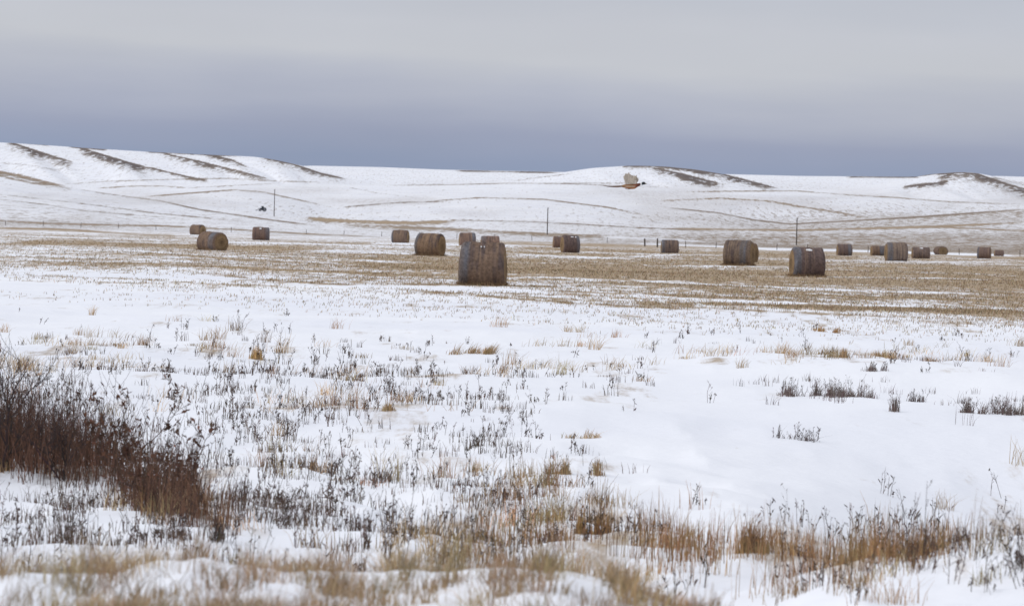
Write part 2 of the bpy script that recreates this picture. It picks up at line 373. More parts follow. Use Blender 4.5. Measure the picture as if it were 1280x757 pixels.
def cover(px, py, X, Y):
    r = py - yhor(px)
    c = np.zeros_like(px); d = np.zeros_like(px)
    far = sst(860, 960, Y)
    # stubble field: thick in the middle, thinning towards the viewer and on the left
    rend = 55 + .027 * px
    body = .41 + .17 * sst(300, 1000, px) - .18 * (1 - sst(20, 34, r)) * (1 - sst(420, 760, px))
    f = body * (1 - sst(rend - 26, rend + 24, r)) + .17 * (1 - sst(rend + 10, rend + 60, r)) + .02
    lane = (.9 * (fbm(X / 7, Y / 17, 4, .6) - .5) + .45 * (fbm(X / 30 + 9, Y / 40, 2) - .5)) * (1 - sst(80, 110, r))
    f = f + lane * (f > .1)
    c = f * (1 - far)
    # far slopes: thin stubble showing, thicker low down
    low = sst(232, 280, py + (fbm(X / 300, Y / 500, 3) - .5) * 40)
    c += far * (.22 + .5 * (fbm(X / 260 + 4, Y / 420 + 2, 3) - .5) * sst(215, 250, py) + .17 * low + .10 * low * sst(600, 1000, px) + .2 * sst(640, 900, px) * sst(286, 296, py))
    d += far * .45
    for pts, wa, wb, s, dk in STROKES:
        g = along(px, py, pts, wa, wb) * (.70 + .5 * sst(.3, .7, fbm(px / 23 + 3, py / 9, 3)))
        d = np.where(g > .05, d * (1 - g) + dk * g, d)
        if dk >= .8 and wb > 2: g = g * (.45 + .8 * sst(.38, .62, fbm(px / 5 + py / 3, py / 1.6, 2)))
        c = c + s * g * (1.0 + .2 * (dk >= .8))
    for pts, wa, wb, s in WHITE:
        c = c - s * along(px, py, pts, wa, wb)
    near = (1 - sst(60, 90, Y))
    v = np.clip(blobs(px, py, GOLD), 0, 1.2) * .22 + np.clip(blobs(px, py, WEED), 0, 1.2) * .10
    v += .55 * thick(px, py)
    sh = (Y < 17)
    v = np.where(sh, .06 + .3 * sst(.5, .7, fbm(X * 1.15 + 3, Y * .8 + 21, 3)), v)
    c += v * near * 1.0
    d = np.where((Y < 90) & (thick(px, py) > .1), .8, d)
    return np.clip(c, 0, 1.1), np.clip(d, 0, 1)

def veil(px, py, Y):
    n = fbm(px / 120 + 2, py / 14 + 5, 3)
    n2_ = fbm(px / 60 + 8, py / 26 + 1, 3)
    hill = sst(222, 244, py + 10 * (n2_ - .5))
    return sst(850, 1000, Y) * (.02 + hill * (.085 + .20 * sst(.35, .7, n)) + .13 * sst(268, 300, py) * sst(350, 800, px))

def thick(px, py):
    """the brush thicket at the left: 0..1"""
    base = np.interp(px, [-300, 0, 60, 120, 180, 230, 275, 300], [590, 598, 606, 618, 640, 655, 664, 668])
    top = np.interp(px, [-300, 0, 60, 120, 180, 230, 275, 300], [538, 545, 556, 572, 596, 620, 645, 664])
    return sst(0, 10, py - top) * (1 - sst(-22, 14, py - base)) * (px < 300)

# ------------------------------------------------------------------ ground sheet
NC = 660
v0 = np.linspace(1 / 7.5, 1 / 60, 340); v1 = np.linspace(1 / 60, 1 / 900, 261)[1:]
rows = [1 / v0, 1 / v1]
for i in range(len(LAY) - 1):
    d0, d1 = LAY[i][0], LAY[i + 1][0]
    n = [80, 56, 50, 90, 30, 8][i]
    rows.append(np.linspace(d0, d1, n + 1)[1:])
rows = np.concatenate(rows)
NR = len(rows)
sx = np.linspace(-1, 1, NC)
GX = sx[None, :] * (0.165 * rows[:, None] + 3.0); GY = np.repeat(rows[:, None], NC, 1)
GX = GX.ravel(); GY = GY.ravel(); GZ = zfun(GX, GY)
PX, PY = proj(GX, GY, GZ)
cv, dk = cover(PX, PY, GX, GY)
ii = (np.arange(NR - 1)[:, None] * NC + np.arange(NC - 1)[None, :]).ravel()
quads = np.stack([ii, ii + 1, ii + NC + 1, ii + NC], 1)
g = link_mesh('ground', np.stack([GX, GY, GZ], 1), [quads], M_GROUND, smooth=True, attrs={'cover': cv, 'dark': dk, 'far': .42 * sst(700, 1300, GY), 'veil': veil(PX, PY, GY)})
tag(g, 'snow covered prairie with stubble field rising to white grassy hills', 'ground', kind='structure')

# ------------------------------------------------------------------ scattering
def scatter(n, y0, y1, dens, xpad=230):
    """candidates spread evenly over the picture, kept with probability dens -> X, Y, Z, px, py"""
    Y = 1 / (1 / y0 + (1 / y1 - 1 / y0) * rng.random(n))
    a = (rng.random(n) * (1280 + 2 * xpad) - 640 - xpad) / F
    X = a * Y; Z = zfun(X, Y); px, py = proj(X, Y, Z)
    k = rng.random(n) < dens(px, py, X, Y)
    return X[k], Y[k], Z[k], px[k], py[k]

def jcol(n, c, amp=.25, hue=.06):
    c = np.asarray(c, float)
    k = np.exp(rng.normal(0, amp, (n, 1)))
    return np.clip(c * k * (1 + rng.normal(0, hue, (n, 3))), 0, .8)

def blades(P, Ht, W, lean, wind, col, curl=.25, tipcol=1.15):
    """curved grass blades rooted at P"""
    n = len(P)
    az = rng.random(n) * 2 * PI
    ln = np.abs(rng.normal(0, 1, n)) * lean
    dx = np.cos(az) * ln + wind; dy = np.sin(az) * ln
    t = np.array([0, .5, 1.0])
    pth = np.zeros((n, 3, 3))
    for k, tt in enumerate(t):
        c = tt ** (1 + curl * 2)
        pth[:, k, 0] = P[:, 0] + Ht * dx * c
        pth[:, k, 1] = P[:, 1] + Ht * dy * c
        pth[:, k, 2] = P[:, 2] + Ht * (tt - .35 * c * np.minimum(np.hypot(dx, dy), 1.6) * .6)
    pth[:, 0, 2] -= .03
    wd = np.stack([W, W * .8, W * .22], 1)
    sa = rng.normal(0, .6, n)
    side = np.stack([np.cos(sa), np.sin(sa), np.zeros(n)], 1)
    return ribbons(pth, wd, side, col, np.clip(col * tipcol, 0, .9))

def tufts(X, Y, Z, nb, h, spread, lean, wind, base, wmul=1.0, amp=.22):
    """nb blades for each tuft"""
    n = len(X); rep = np.repeat(np.arange(n), nb)
    N = len(rep)
    off = rng.normal(0, 1, (N, 2)) * np.asarray(spread)[rep][:, None]
    x = X[rep] + off[:, 0]; y = Y[rep] + off[:, 1]; z = zfun(x, y)
    P = np.stack([x, y, z], 1)
    Ht = np.asarray(h)[rep] * (.35 + .65 * rng.random(N) ** .7)
    W = wmul * (.0023 + .000052 * y) * (.7 + .7 * rng.random(N))
    tc = jcol(n, base, amp)[rep] * np.exp(rng.normal(0, .18, (N, 1)))
    return blades(P, Ht, W, lean, np.asarray(wind)[rep] if np.ndim(wind) else wind, tc)

TAN = (.34, .235, .13); PALE = (.39, .28, .16); RUST = (.19, .105, .055)
# golden tufts over the meadow
mb = MB()
def clean(px, py):
    return np.clip(blobs(px, py, [(1110, 570, 190, 60, 1.2), (900, 560, 140, 45, 1.1), (760, 520, 90, 25, .6)]), 0, 1)
def strips(px, py):
    s_ = 0
    for pts in ([(985, 700), (1120, 680), (1290, 642)], [(1030, 735), (1150, 708), (1290, 684)], [(1060, 760), (1180, 738), (1290, 716)]):
        p = np.array(pts, float); s_ = s_ + np.exp(-.5 * ((py - np.interp(px, p[:, 0], p[:, 1])) / 5.5) ** 2) * (px > p[0, 0] - 10)
    return s_
def d_gold(px, py, X, Y):
    k = np.clip(blobs(px, py, GOLD) * np.where(px > 1040, .45, 1) + .5 * strips(px, py), 0, 1.3) * sst(.46, .60, fbm(X / .5, Y / 1.3, 3)) * (.25 + .9 * sst(.40, .58, fbm(X / 1.4 + 31, Y / 2.2, 2)))
    return np.clip(np.where(py > 600, .17, .36) * k + .012 * (py < 640) * (1 - clean(px, py)), 0, 1) * (Y > 19.5)
X, Y, Z, px, py = scatter(17000, 19.5, 88, d_gold)
hh = np.clip(rng.normal(.19, .075, len(X)), .05, .38) * np.where(py > 600, .82 - .2 * sst(680, 900, px), .95)
tall = (py > 600)
mb.add(*[(v, [q], c) for v, q, c in [tufts(X, Y, Z, 30, hh, .04 + .05 * rng.random(len(X)), .58, .16 * (Y > 45) + .02, np.array(TAN))]][0])
# pale flattened grass in the same places
X, Y, Z, px, py = scatter(6000, 40, 85, lambda px, py, X, Y: np.clip(.3 * blobs(px, py, GOLD) * sst(.4, .6, fbm(X / .8, Y / 1.5, 3)) + .006 * (1 - clean(px, py)), 0, 1))
v, q, c = tufts(X, Y, Z, 14, np.full(len(X), .2), np.full(len(X), .12), .9, .3, np.array(PALE)); mb.add(v, [q], c)
# reddish taller stems among the near reeds
X, Y, Z, px, py = scatter(9000, 19.5, 40, lambda px, py, X, Y: np.clip(.22 * blobs(px, py, GOLD) * sst(.46, .64, fbm(X / .7 + 9, Y / 1.2, 3)), 0, 1) * (py > 590))
v, q, c = tufts(X, Y, Z, 12, np.clip(rng.normal(.21, .07, len(X)), .08, .42), np.full(len(X), .06), .2, .02, np.array((.235, .135, .065))); mb.add(v, [q], c)
tag(mb.build('dry_grass', M_STRAW), 'dry golden and tan grass tufts poking through the snow', 'grass', kind='stuff')

# grass on the road shoulder at the bottom of the picture
def d_sh(px, py, X, Y):
    return np.clip(.8 * sst(.44, .62, fbm(X * 1.15 + 3, Y * .8 + 21, 3)) * sst(.40, .60, fbm(X * 3.3 + 13, Y * 2.2 + 2, 2)) + .30, 0, 1) * sst(10.5, 12, Y) * (1 - sst(15.2, 16.6, Y))
X, Y, Z, px, py = scatter(2600, 10.8, 16.6, d_sh)
mb = MB()
v, q, c = tufts(X, Y, Z, 44, np.clip(rng.normal(.105, .035, len(X)), .03, .19), .025 + .045 * rng.random(len(X)), .85, .08, np.array((.31, .22, .13)), 1.0); mb.add(v, [q], c)
tag(mb.build('roadside_grass', M_STRAW), 'blurred tan grass along the snowy road shoulder in front', 'grass', kind='stuff')

# ---- dead weeds
def weed_parts(X, Y, Z, h, base, seeds=5, twig=4, lean=.18, mbb=None, wmul=1.0):
    n = len(X)
    P = np.stack([X, Y, Z], 1)
    az = rng.random(n) * 2 * PI; ln = np.abs(rng.normal(0, lean * 1.6, n))
    D = np.stack([np.cos(az) * ln + .05, np.sin(az) * ln, np.ones(n)], 1); D /= np.linalg.norm(D, axis=1, keepdims=True)
    W = wmul * (.0028 + .00005 * Y)
    wob = rng.normal(0, .04, (n, 3)) * h[:, None]
    pth = np.stack([P - D * .04, P + D * h[:, None] * .5 + wob, P + D * h[:, None]], 1)
    col = jcol(n, base, .3)
    sa = rng.normal(0, .6, n); side = np.stack([np.cos(sa), np.sin(sa), 0 * sa], 1)
    v, q, c = ribbons(pth, np.stack([W, W * .9, W * .45], 1), side, col); mbb.add(v, [q], c)
    for k in range(twig):
        t = rng.uniform(.25, .95, n); a2 = rng.random(n) * 2 * PI
        p0 = P + D * (h * t)[:, None]
        L2 = h * rng.uniform(.12, .34, n)
        d2 = np.stack([np.cos(a2) * .6, np.sin(a2) * .6, rng.uniform(.5, 1.1, n)], 1)
        p2 = p0 + d2 * L2[:, None]; p1 = (p0 + p2) / 2 + np.stack([0 * L2, 0 * L2, -.1 * L2], 1)
        v, q, c = ribbons(np.stack([p0, p1, p2], 1), np.stack([W * .7, W * .6, W * .4], 1), side, col); mbb.add(v, [q], c)
        # seed heads and shrivelled leaves
        for j in range(max(1, seeds // twig)):
            pc = p0 + (p2 - p0) * rng.uniform(.5, 1.05, (n, 1)); s = W * rng.uniform(1.2, 3.4, n)
            a3 = rng.random(n) * 2 * PI; dd = np.stack([np.cos(a3) * .8, np.sin(a3) * .4, rng.uniform(-.6, 1, n)], 1)
            pp = np.stack([pc - dd * s[:, None] * 1.3, pc, pc + dd * s[:, None] * 1.3], 1)
            v, q, c = ribbons(pp, np.stack([s * .2, s, s * .2], 1), side, col * .9); mbb.add(v, [q], c)

DARKW = (.082, .056, .045)
def d_weed(px, py, X, Y):
    k = np.clip(blobs(px, py, WEED), 0, 1.5) * (.15 + 1.9 * sst(.42, .68, fbm(X / .7 + 5, Y / 1.4, 3)))
    k = k + .55 * strips(px, py)
    return np.clip(.34 * k + .040 * (1 - clean(px, py)) * (py > 395), 0, 1) * (Y > 19.5)
X, Y, Z, px, py = scatter(6200, 19.5, 100, d_weed)
mb = MB()
k = np.repeat(np.arange(len(X)), rng.integers(1, 7, len(X)))            # each weed is a little bunch of stems
X = X[k] + rng.normal(0, .032, len(k)); Y = Y[k] + rng.normal(0, .05, len(k)); Z = zfun(X, Y)
hh = np.clip(rng.lognormal(math.log(.10), .5, len(X)), .03, .38)
weed_parts(X, Y, Z, hh, np.array(DARKW), 6, 4, .2, mb)
# knots of shorter dark stalks
X, Y, Z, px, py = scatter(9000, 19.5, 75, lambda px, py, X, Y: .9 * d_weed(px, py, X, Y) * (px < 820))
v, q, c = tufts(X, Y, Z, 9, np.clip(rng.normal(.10, .035, len(X)), .04, .22), np.full(len(X), .05), .35, .0, np.array((.10, .068, .05)), 1.2); mb.add(v, [q], c)
X, Y, Z, px, py = scatter(9000, 30, 80, lambda px, py, X, Y: np.clip(.5 * blobs(px, py, [(1030, 484, 75, 8, 1), (1120, 497, 60, 8, .25), (1240, 508, 50, 9, .7), (1190, 456, 75, 5, .9), (1000, 540, 40, 6, .25), (900, 425, 70, 6, .5), (1090, 425, 70, 6, .4)]) * sst(.4, .6, fbm(X / .5, Y / 1.2, 2)), 0, 1))
v, q, c = tufts(X, Y, Z, 10, np.clip(rng.normal(.13, .05, len(X)), .04, .26), np.full(len(X), .05), .4, .1, np.array((.135, .10, .095)), .9); mb.add(v, [q], c)
tag(mb.build('dead_weeds', M_WOODY), 'thin dark dead weed stalks standing through the snow', 'weeds', kind='stuff')

# ---- stubble
def d_stub(px, py, X, Y):
    c, _ = cover(px, py, X, Y)
    n = fbm(X / 3.5, Y / 7.0, 4, .65)
    return np.clip((c - .05) * .62, 0, .5) * sst(.3, .6, n + c * .2) * sst(75, 100, Y)
X, Y, Z, px, py = scatter(230000, 72, 620, d_stub, 150)
n = len(X)
mb = MB()
for k in range(2):
    hh = (.025 + .055 * rng.random(n)) * (.6 + .003 * np.minimum(Y, 220))
    ox = rng.normal(0, .05, n)
    P0 = np.stack([X + ox, Y + rng.normal(0, .1, n), Z - .02], 1)
    P1 = P0 + np.stack([rng.normal(.1, .3, n) * hh, 0 * hh, hh + .02], 1)
    W = .003 + .00010 * Y
    side = np.tile([1., 0, 0], (n, 1))
    v, q, c = ribbons(np.stack([P0, P1], 1), np.stack([W, W * .5], 1), side, jcol(n, (.35, .265, .17), .38)); mb.add(v, [q], c)
tag(mb.build('field_stubble', M_STRAW), 'short straw stubble standing in rows across the snowy field', 'stubble', kind='stuff')

# ---- thicket of brush at the left
X, Y, Z, px, py = scatter(58000, 19.5, 60, lambda px, py, X, Y: np.clip(thick(px, py) * (.45 + .8 * sst(.3, .6, fbm(X / .8, Y / 1.1, 3))), 0, 1), 120)
n = len(X)
mb = MB()
hh = np.clip(rng.normal(.32, .10, n), .1, .62) * np.interp(px, [0, 150, 260], [1.45, 1.2, .8])
cc = np.array((.125, .066, .045)) * np.exp(rng.normal(0, .3, (n, 1)))
cc = cc + np.array((.07, .045, .02)) * (sst(140, 270, px) * rng.random(n))[:, None]
v, q, c = blades(np.stack([X, Y, Z], 1), hh, (.0045 + .00004 * Y) * (.7 + .6 * rng.random(n)), .34, .03, cc, .25, 1.0); mb.add(v, [q], c)
v, q, c = blades(np.stack([X + .02, Y + .02, Z], 1), hh * .8, (.004 + .00004 * Y) * (.7 + .6 * rng.random(n)), .6, -.04, cc * .9, .25, 1.0); mb.add(v, [q], c)
k = rng.random(n) < .3
weed_parts(X[k], Y[k], Z[k], hh[k] * 1.25, np.array((.07, .042, .032)), 6, 5, .15, mb)
tag(mb.build('brush', M_WOODY), 'dense reddish brown brush of thin stems on the left slope', 'brush', kind='stuff')

# ------------------------------------------------------------------ shrubs with branches of their own
def shrub(name, px, py, h, nstem, label, leaves=False, spread=.22, seed=1, depth=4, dark=(.045, .032, .032)):
    r = random.Random(seed)
    x, y, z = hit(px, py)
    root = empty(name, (x, y, z))
    tag(root, label, 'shrub')
    branch, twig, leaf = [], [], []
    def grow(p, d, L, rad, lev):
        pts = [p]; q = p.copy(); dd = d.copy()
        for k in range(4):
            dd = (dd + Vector((r.gauss(0, .20), r.gauss(0, .20), r.gauss(.04, .10)))).normalized()
            q = q + dd * (L / 4); pts.append(q.copy())
        (branch if lev < 2 else twig).append((pts, rad))
        if lev >= depth: 
            if leaves:
                for k in range(r.randint(2, 4)): leaf.append((pts[r.randint(1, 4)], Vector((r.gauss(0, 1), r.gauss(0, 1), r.gauss(.3, .8))).normalized()))
            return
        for k in range(r.randint(2, 3) + (lev == 1)):
            i = r.randint(1, 4)
            nd = (dd + Vector((r.gauss(0, .55), r.gauss(0, .45), r.gauss(.12, .3)))).normalized()
            grow(pts[i], nd, L * r.uniform(.5, .78), rad * .55, lev + 1)
    for s in range(nstem):
        a = r.uniform(0, 2 * PI)
        d = Vector((math.cos(a) * spread, math.sin(a) * spread * .7, 1)).normalized()
        grow(Vector((math.cos(a) * .05, math.sin(a) * .05, -.05)), d, h * r.uniform(.42, .62), .011 * h, 0)
    def tub(lst, nm, ns):
        P = np.array([[list(p) for p in pts] for pts, _ in lst]); R = np.array([[rd, rd * .85, rd * .72, rd * .62, rd * .5] for _, rd in lst])
        v, q, c = tubes(P, np.maximum(R, .0016), ns, jcol(len(lst), dark, .2))
        return link_mesh(nm, v, [q], M_WOODY, c, root, True)
    if leaves: tub(branch + twig, 'branches', 5)
    else: tub(branch, 'stem', 6); tub(twig, 'twigs', 3)
    if leaves:
        P = np.array([list(a) for a, _ in leaf]); D = np.array([list(b) for _, b in leaf]); n = len(P)
        s = np.array([r.uniform(.013, .025) for _ in range(n)])[:, None]
        pp = np.stack([P, P + D * s, P + D * s * 2], 1)
        sd = np.stack([np.ones(n), np.zeros(n), np.array([r.gauss(0, .5) for _ in range(n)])], 1)
        v, q, c = ribbons(pp, np.hstack([s * .2, s * .85, s * .1]), sd, jcol(n, (.10, .05, .032), .3)); link_mesh('leaves', v, [q], M_WOODY, c, root)
    return root

shrub('leafless_shrub', 8, 588, 1.08, 3, 'tallest bare black shrub rising out of the brush at the left edge', seed=4, spread=.25, depth=3)
shrub('leafless_shrub', 88, 598, .70, 3, 'bare shrub with forked black branches standing between the tallest shrub and the leafy one', seed=9, spread=.3)
shrub('leafless_shrub', 45, 590, .74, 5, 'low tangle of bare dark twigs beside the tallest shrub', seed=15, spread=.55, depth=3)
shrub('leafy_shrub', 158, 618, .74, 4, 'shrub with clusters of withered brown leaves at the crest of the brush', True, .35, 21, 4, (.07, .045, .035))
shrub('leafy_shrub', 214, 640, .54, 3, 'small leaning shrub with few brown leaves at the right end of the brush', True, .4, 33, 3, (.07, .045, .035))

# ------------------------------------------------------------------ clumps that stand alone
def tussock(name, px, py, wpx, hpx, label, nb, base, lean=.35, wind=.0, cat='grass tuft', weed=0, dpt=.35, group=None, sub=None):
    x, y, z = hit(px, py)
    ppm = F / y
    w = wpx / ppm; h = hpx / ppm
    o = MB()
    n = nb
    bx = x + np.clip(rng.normal(0, .22, n), -.6, .6) * w; by = y + rng.normal(0, 1, n) * max(w * dpt * .4, .05)
    if sub:
        cxs = rng.uniform(-.5, .5, sub) * w; cy = rng.normal(0, 1, sub) * w * dpt * .4
        k = rng.integers(0, sub, n); s = w / sub * .5
        bx = x + cxs[k] + rng.normal(0, 1, n) * s; by = y + cy[k] + rng.normal(0, 1, n) * s
    st = rng.random(n) < .16
    bx = np.where(st, x + rng.uniform(-.5, .5, n) * w, bx); by = np.where(st, y + rng.normal(0, .3, n) * w * dpt * .4, by)
    bz = zfun(bx, by)
    P = np.stack([bx - x, by - y, bz - z], 1)
    dome = np.clip(1.05 - .75 * np.abs((bx - x - (cxs[k] if sub else 0)) / (w * (.5 if not sub else .8 / sub))) ** 1.6, .15, 1)
    dome = np.where(st, .5, dome)
    if sub: dome = dome * rng.uniform(.5, 1.0, sub)[k]
    v, q, c = blades(P, h * (.35 + .65 * rng.random(n)) * dome, (.003 + .00005 * y) * (.8 + .6 * rng.random(n)), lean, wind, jcol(n, base, .25)); o.add(v, [q], c)
    if weed:
        k = rng.integers(0, n, weed)
        weed_parts(P[k, 0], P[k, 1] + 0 * y, P[k, 2], h * (.5 + .6 * rng.random(weed)), np.array(base) * .8, 6, 4, .2, o, 1.0 + .00004 * y / .0035)
    ob = o.build(name, M_WOODY if weed else M_STRAW)
    ob.location = (x, y, z)
    return tag(ob, label, cat, group)

SAGE = (.16, .122, .108)
tussock('grass_tussock', 588, 441, 62, 24, 'wide golden grass tussock bent over by wind, alone on snow below the largest bale', 420, TAN, .4, .55, sub=7)
tussock('grass_tussock', 485, 513, 18, 14, 'small round tan tuft standing alone on clean snow left of the middle', 150, TAN, .4)
tussock('grass_tussock', 321, 449, 20, 20, 'upright bright golden tuft among dark weeds below the snow-topped bale on the left', 170, (.42, .27, .12), .2)
tussock('grass_tussock', 722, 548, 46, 18, 'low pale tuft of thin spreading blades in the middle of the snow', 130, PALE, .7, .25, sub=4)
tussock('grass_tussock', 700, 592, 34, 28, 'upright tan clump with dark stalks in front of the low pale tuft', 200, TAN, .3, weed=8, sub=4)
tussock('grass_tussock', 746, 594, 20, 24, 'narrow tan clump just right of the upright tan clump with dark stalks', 110, TAN, .3, weed=4)
tussock('grass_tussock', 1055, 447, 13, 15, 'narrow squat golden tuft left of the row of tufts above the sage patch', 130, TAN, .25)
tussock('grass_tussock', 1110, 447, 28, 16, 'wide squat golden tuft in the middle of the row of tufts above the sage patch', 230, TAN, .3, sub=4)
tussock('grass_tussock', 1024, 414, 18, 9, 'low orange tuft at the edge of the stubble on the right, the left of two', 110, (.40, .24, .11), .4, .4)
tussock('grass_tussock', 1045, 416, 11, 9, 'smaller orange tuft at the edge of the stubble on the right, the right of two', 80, (.40, .24, .11), .4, .3)
tussock('grass_tussock', 945, 690, 40, 46, 'tall rusty clump of stems in the middle of the near reeds on the right', 260, (.21, .12, .06), .18, weed=10, sub=4)
tussock('grass_tussock', 745, 668, 42, 42, 'thick golden clump of stems at the left of the near reeds', 300, (.30, .18, .08), .22, weed=6, sub=4)
tussock('sagebrush', 1030, 494, 118, 22, 'wide dark purple-brown sagebrush patch on the snow at right', 700, SAGE, .55, .15, 'sagebrush', 60, .3, sub=16)
tussock('sagebrush', 1118, 514, 16, 22, 'small upright grey sage sprig right of the wide dark sagebrush patch', 60, SAGE, .25, .0, 'sagebrush', 8)
tussock('sagebrush', 1145, 502, 20, 16, 'dark double sage sprig between the grey sprig and the right-edge sagebrush', 70, (.085, .06, .055), .35, .0, 'sagebrush', 8, sub=2)
tussock('sagebrush', 1243, 517, 84, 22, 'ragged sagebrush patch on the snow crest at the right edge', 420, SAGE, .55, .12, 'sagebrush', 40, .3, sub=11)
tussock('sagebrush', 996, 549, 46, 17, 'flattened broken sage branch lying on open snow below the wide sagebrush patch', 80, (.10, .075, .07), .9, .15, 'sagebrush', 22, sub=5)
tussock('sagebrush', 1090, 462, 30, 13, 'low dark sage clump between the row of golden tufts and the wide sagebrush patch', 120, SAGE, .3, .1, 'sagebrush', 10, sub=4)
tussock('dead_weed', 271, 676, 22, 22, 'black broken weed clump on snow at the right foot of the brush', 60, (.05, .04, .035), .7, .1, 'weed', 12)

# ------------------------------------------------------------------ hay bales
def bale(i, x0, x1, yt, yb, yaw, band, snow, label, bodycol=None, fuzz=0, skirt=0.0):
    r = np.random.default_rng(100 + i)
    cx = (x0 + x1) / 2
    x, y, z = hit(cx, yb - .3)
    ppm = F / y
    h = (yb - yt) / ppm; w = (x1 - x0) / ppm
    ya = math.radians(abs(yaw)); D = 1.13 * h
    Ln = float(np.clip((w - D * math.sin(ya)) / math.cos(ya), 1.05, 2.3)) if abs(yaw) < 60 else 1.5
    if abs(yaw) >= 60: D = (w - Ln * math.cos(ya)) / math.sin(ya)
    y += D * .42
    x = x * (y / (y - D * .42))
    z = float(zfun(np.array([x]), np.array([y]))[0])
    root = empty('hay_bale', (x, y, z - .03), math.radians(yaw))
    tag(root, label, 'hay bale', 'round hay bales scattered over the stubble field')
    NS, NA = 44, 72
    s = np.concatenate([[-1, -.98, -.93], np.linspace(-.86, .86, NS - 6), [.93, .98, 1]])
    rr = np.concatenate([[.82, .895, .96], np.ones(NS - 6) + 0 * s[3:-3], [.96, .895, .82]])
    rr = rr * (1 + .012 * (vnoise(s * 9 + 50 + i, s * 0 + i) - .5) * 2)
    th = np.arange(NA) / NA * 2 * PI
    SS, TT = np.meshgrid(s, th, indexing='ij')
    RR = rr[:, None] * (1 + .06 * (fbm(np.cos(TT) * 1.5 + 9 + i, np.sin(TT) * 1.5 + SS * 1.2 + 30, 3) - .5) * 2)
    b0 = h / 1.78; a0 = D / 2
    yy = RR * np.cos(TT) * a0
    zz = RR * np.sin(TT) * b0
    zz = np.maximum(zz, -.80 * b0 + .02 * np.abs(zz + .8 * b0))          # settled, flat underside
    zl = np.clip((zz + .8 * b0) / h, 0, 1)
    yy *= 1 + .07 * (1 - zl)
    xx = SS * Ln / 2 * (1 + (.02 + skirt) * (1 - zl)) + .012 * h * (fbm(TT * 2, SS * 6 + i, 2) - .5)
    V = np.stack([xx, yy, zz + .8 * b0], -1)
    k = fbm(SS * 19 + 100 + i * 3, np.full_like(SS, i * .37) + .35 * np.sin(TT), 3, .7)        # rings left by the baler
    k2 = fbm(SS * 3 + i, TT * 1.3 + 4, 4)
    br = np.array(bodycol or (.165, .113, .083)) * 1.2; dkc = np.array((.105, .080, .077)); lt = np.array((.31, .215, .145))
    C = br + (lt - br) * np.clip((k - .54) * 2.2, 0, .6)[..., None]
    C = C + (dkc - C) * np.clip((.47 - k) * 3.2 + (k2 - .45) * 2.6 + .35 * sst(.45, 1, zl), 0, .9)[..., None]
    if band:
        g = sst(band[0] - .08, band[0] + .06, SS) * (1 - sst(band[1] - .06, band[1] + .08, SS))
        C = C + (np.array((.135, .14, .16)) * (.5 + 1.0 * k2[..., None]) - C) * (g * (.35 + .7 * k2))[..., None]
    ii = (np.arange(NS - 1)[:, None] * NA + np.arange(NA)[None, :]); jj = (np.arange(NS - 1)[:, None] * NA + (np.arange(NA)[None, :] + 1) % NA)
    q = np.stack([ii.ravel(), jj.ravel(), jj.ravel() + NA, ii.ravel() + NA], 1)
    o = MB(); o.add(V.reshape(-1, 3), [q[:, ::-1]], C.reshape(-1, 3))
    if fuzz:       # straws that have worked loose from the surface
        a = r.integers(1, NS - 1, fuzz); b_ = r.integers(0, NA, fuzz)
        P = V[a, b_]; N = np.stack([r.normal(0, .35, fuzz), np.cos(th[b_]), np.sin(th[b_])], 1)
        L_ = r.uniform(.03, .09, fuzz)[:, None]
        tn = np.stack([r.normal(0, 1, fuzz), r.normal(0, 1, fuzz), r.normal(-.3, 1, fuzz)], 1)
        pp = np.stack([P, P + (N * .5 + tn * .3) * L_, P + (N * .7 + tn * .9) * L_], 1)
        w_ = np.full((fuzz, 3), .010) * np.array([1, .8, .3])
        sd = r.normal(0, 1, (fuzz, 3)); sd /= np.linalg.norm(sd, axis=1, keepdims=True)
        v, qq, c = ribbons(pp, w_, sd, C[a, b_] * r.uniform(.7, 1.7, (fuzz, 1))); o.add(v, [qq], c)
    o.build('hay_roll', M_HAY, root, True)
    for sgn, ring in ((-1, 0), (1, NS - 1)):
        e = V[ring]; c0 = e.mean(0); NRg = 12
        vv = []; cc = []
        for j in range(NRg + 1):
            t = 1 - j / NRg
            p = c0 + (e - c0) * max(t, .02)
            p[:, 0] += sgn * (.045 * (1 - t ** 2) + .03 * (fbm(np.cos(th) * t * 4 + i, np.sin(th) * t * 4 + 20, 3) - .5)) + sgn * .002
            sw = fbm(t * 9 + 0 * th + i, th / 6 + 11 + 0 * th, 3, .6)
            ce = np.array((.235, .16, .092)) * (.6 + .8 * sw)[:, None]
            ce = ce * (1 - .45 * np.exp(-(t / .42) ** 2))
            vv.append(p); cc.append(ce)
        ii = np.arange(NRg)[:, None] * NA + np.arange(NA)[None]; jj = np.arange(NRg)[:, None] * NA + (np.arange(NA)[None] + 1) % NA
        q = np.stack([ii.ravel(), jj.ravel(), jj.ravel() + NA, ii.ravel() + NA], 1)
        if sgn > 0: q = q[:, ::-1]
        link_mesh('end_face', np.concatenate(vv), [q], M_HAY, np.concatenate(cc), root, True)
    for (sc, wdt, dep) in snow or []:
        n = 26; m_ = 14
        uu, tt = np.meshgrid(np.linspace(-1, 1, n), np.linspace(-1, 1, m_), indexing='ij')
        rad = np.hypot(uu, tt); edge = 1 - .45 * fbm(np.arctan2(tt, uu) * 1.1 + 8 + i, rad * .5, 3) * 1.5 + .15
        t_ = np.clip(1 - rad / edge, -1, 1)
        sx_ = sc * Ln / 2 + uu * wdt * Ln / 2
        ph = PI / 2 + (.62 + tt * dep)
        yy2 = np.cos(ph) * a0; zz2 = np.sin(ph) * b0 + .8 * b0
        lift = np.where(t_ > 0, .014 + .05 * np.sqrt(np.clip(t_, 0, 1)), -.06)
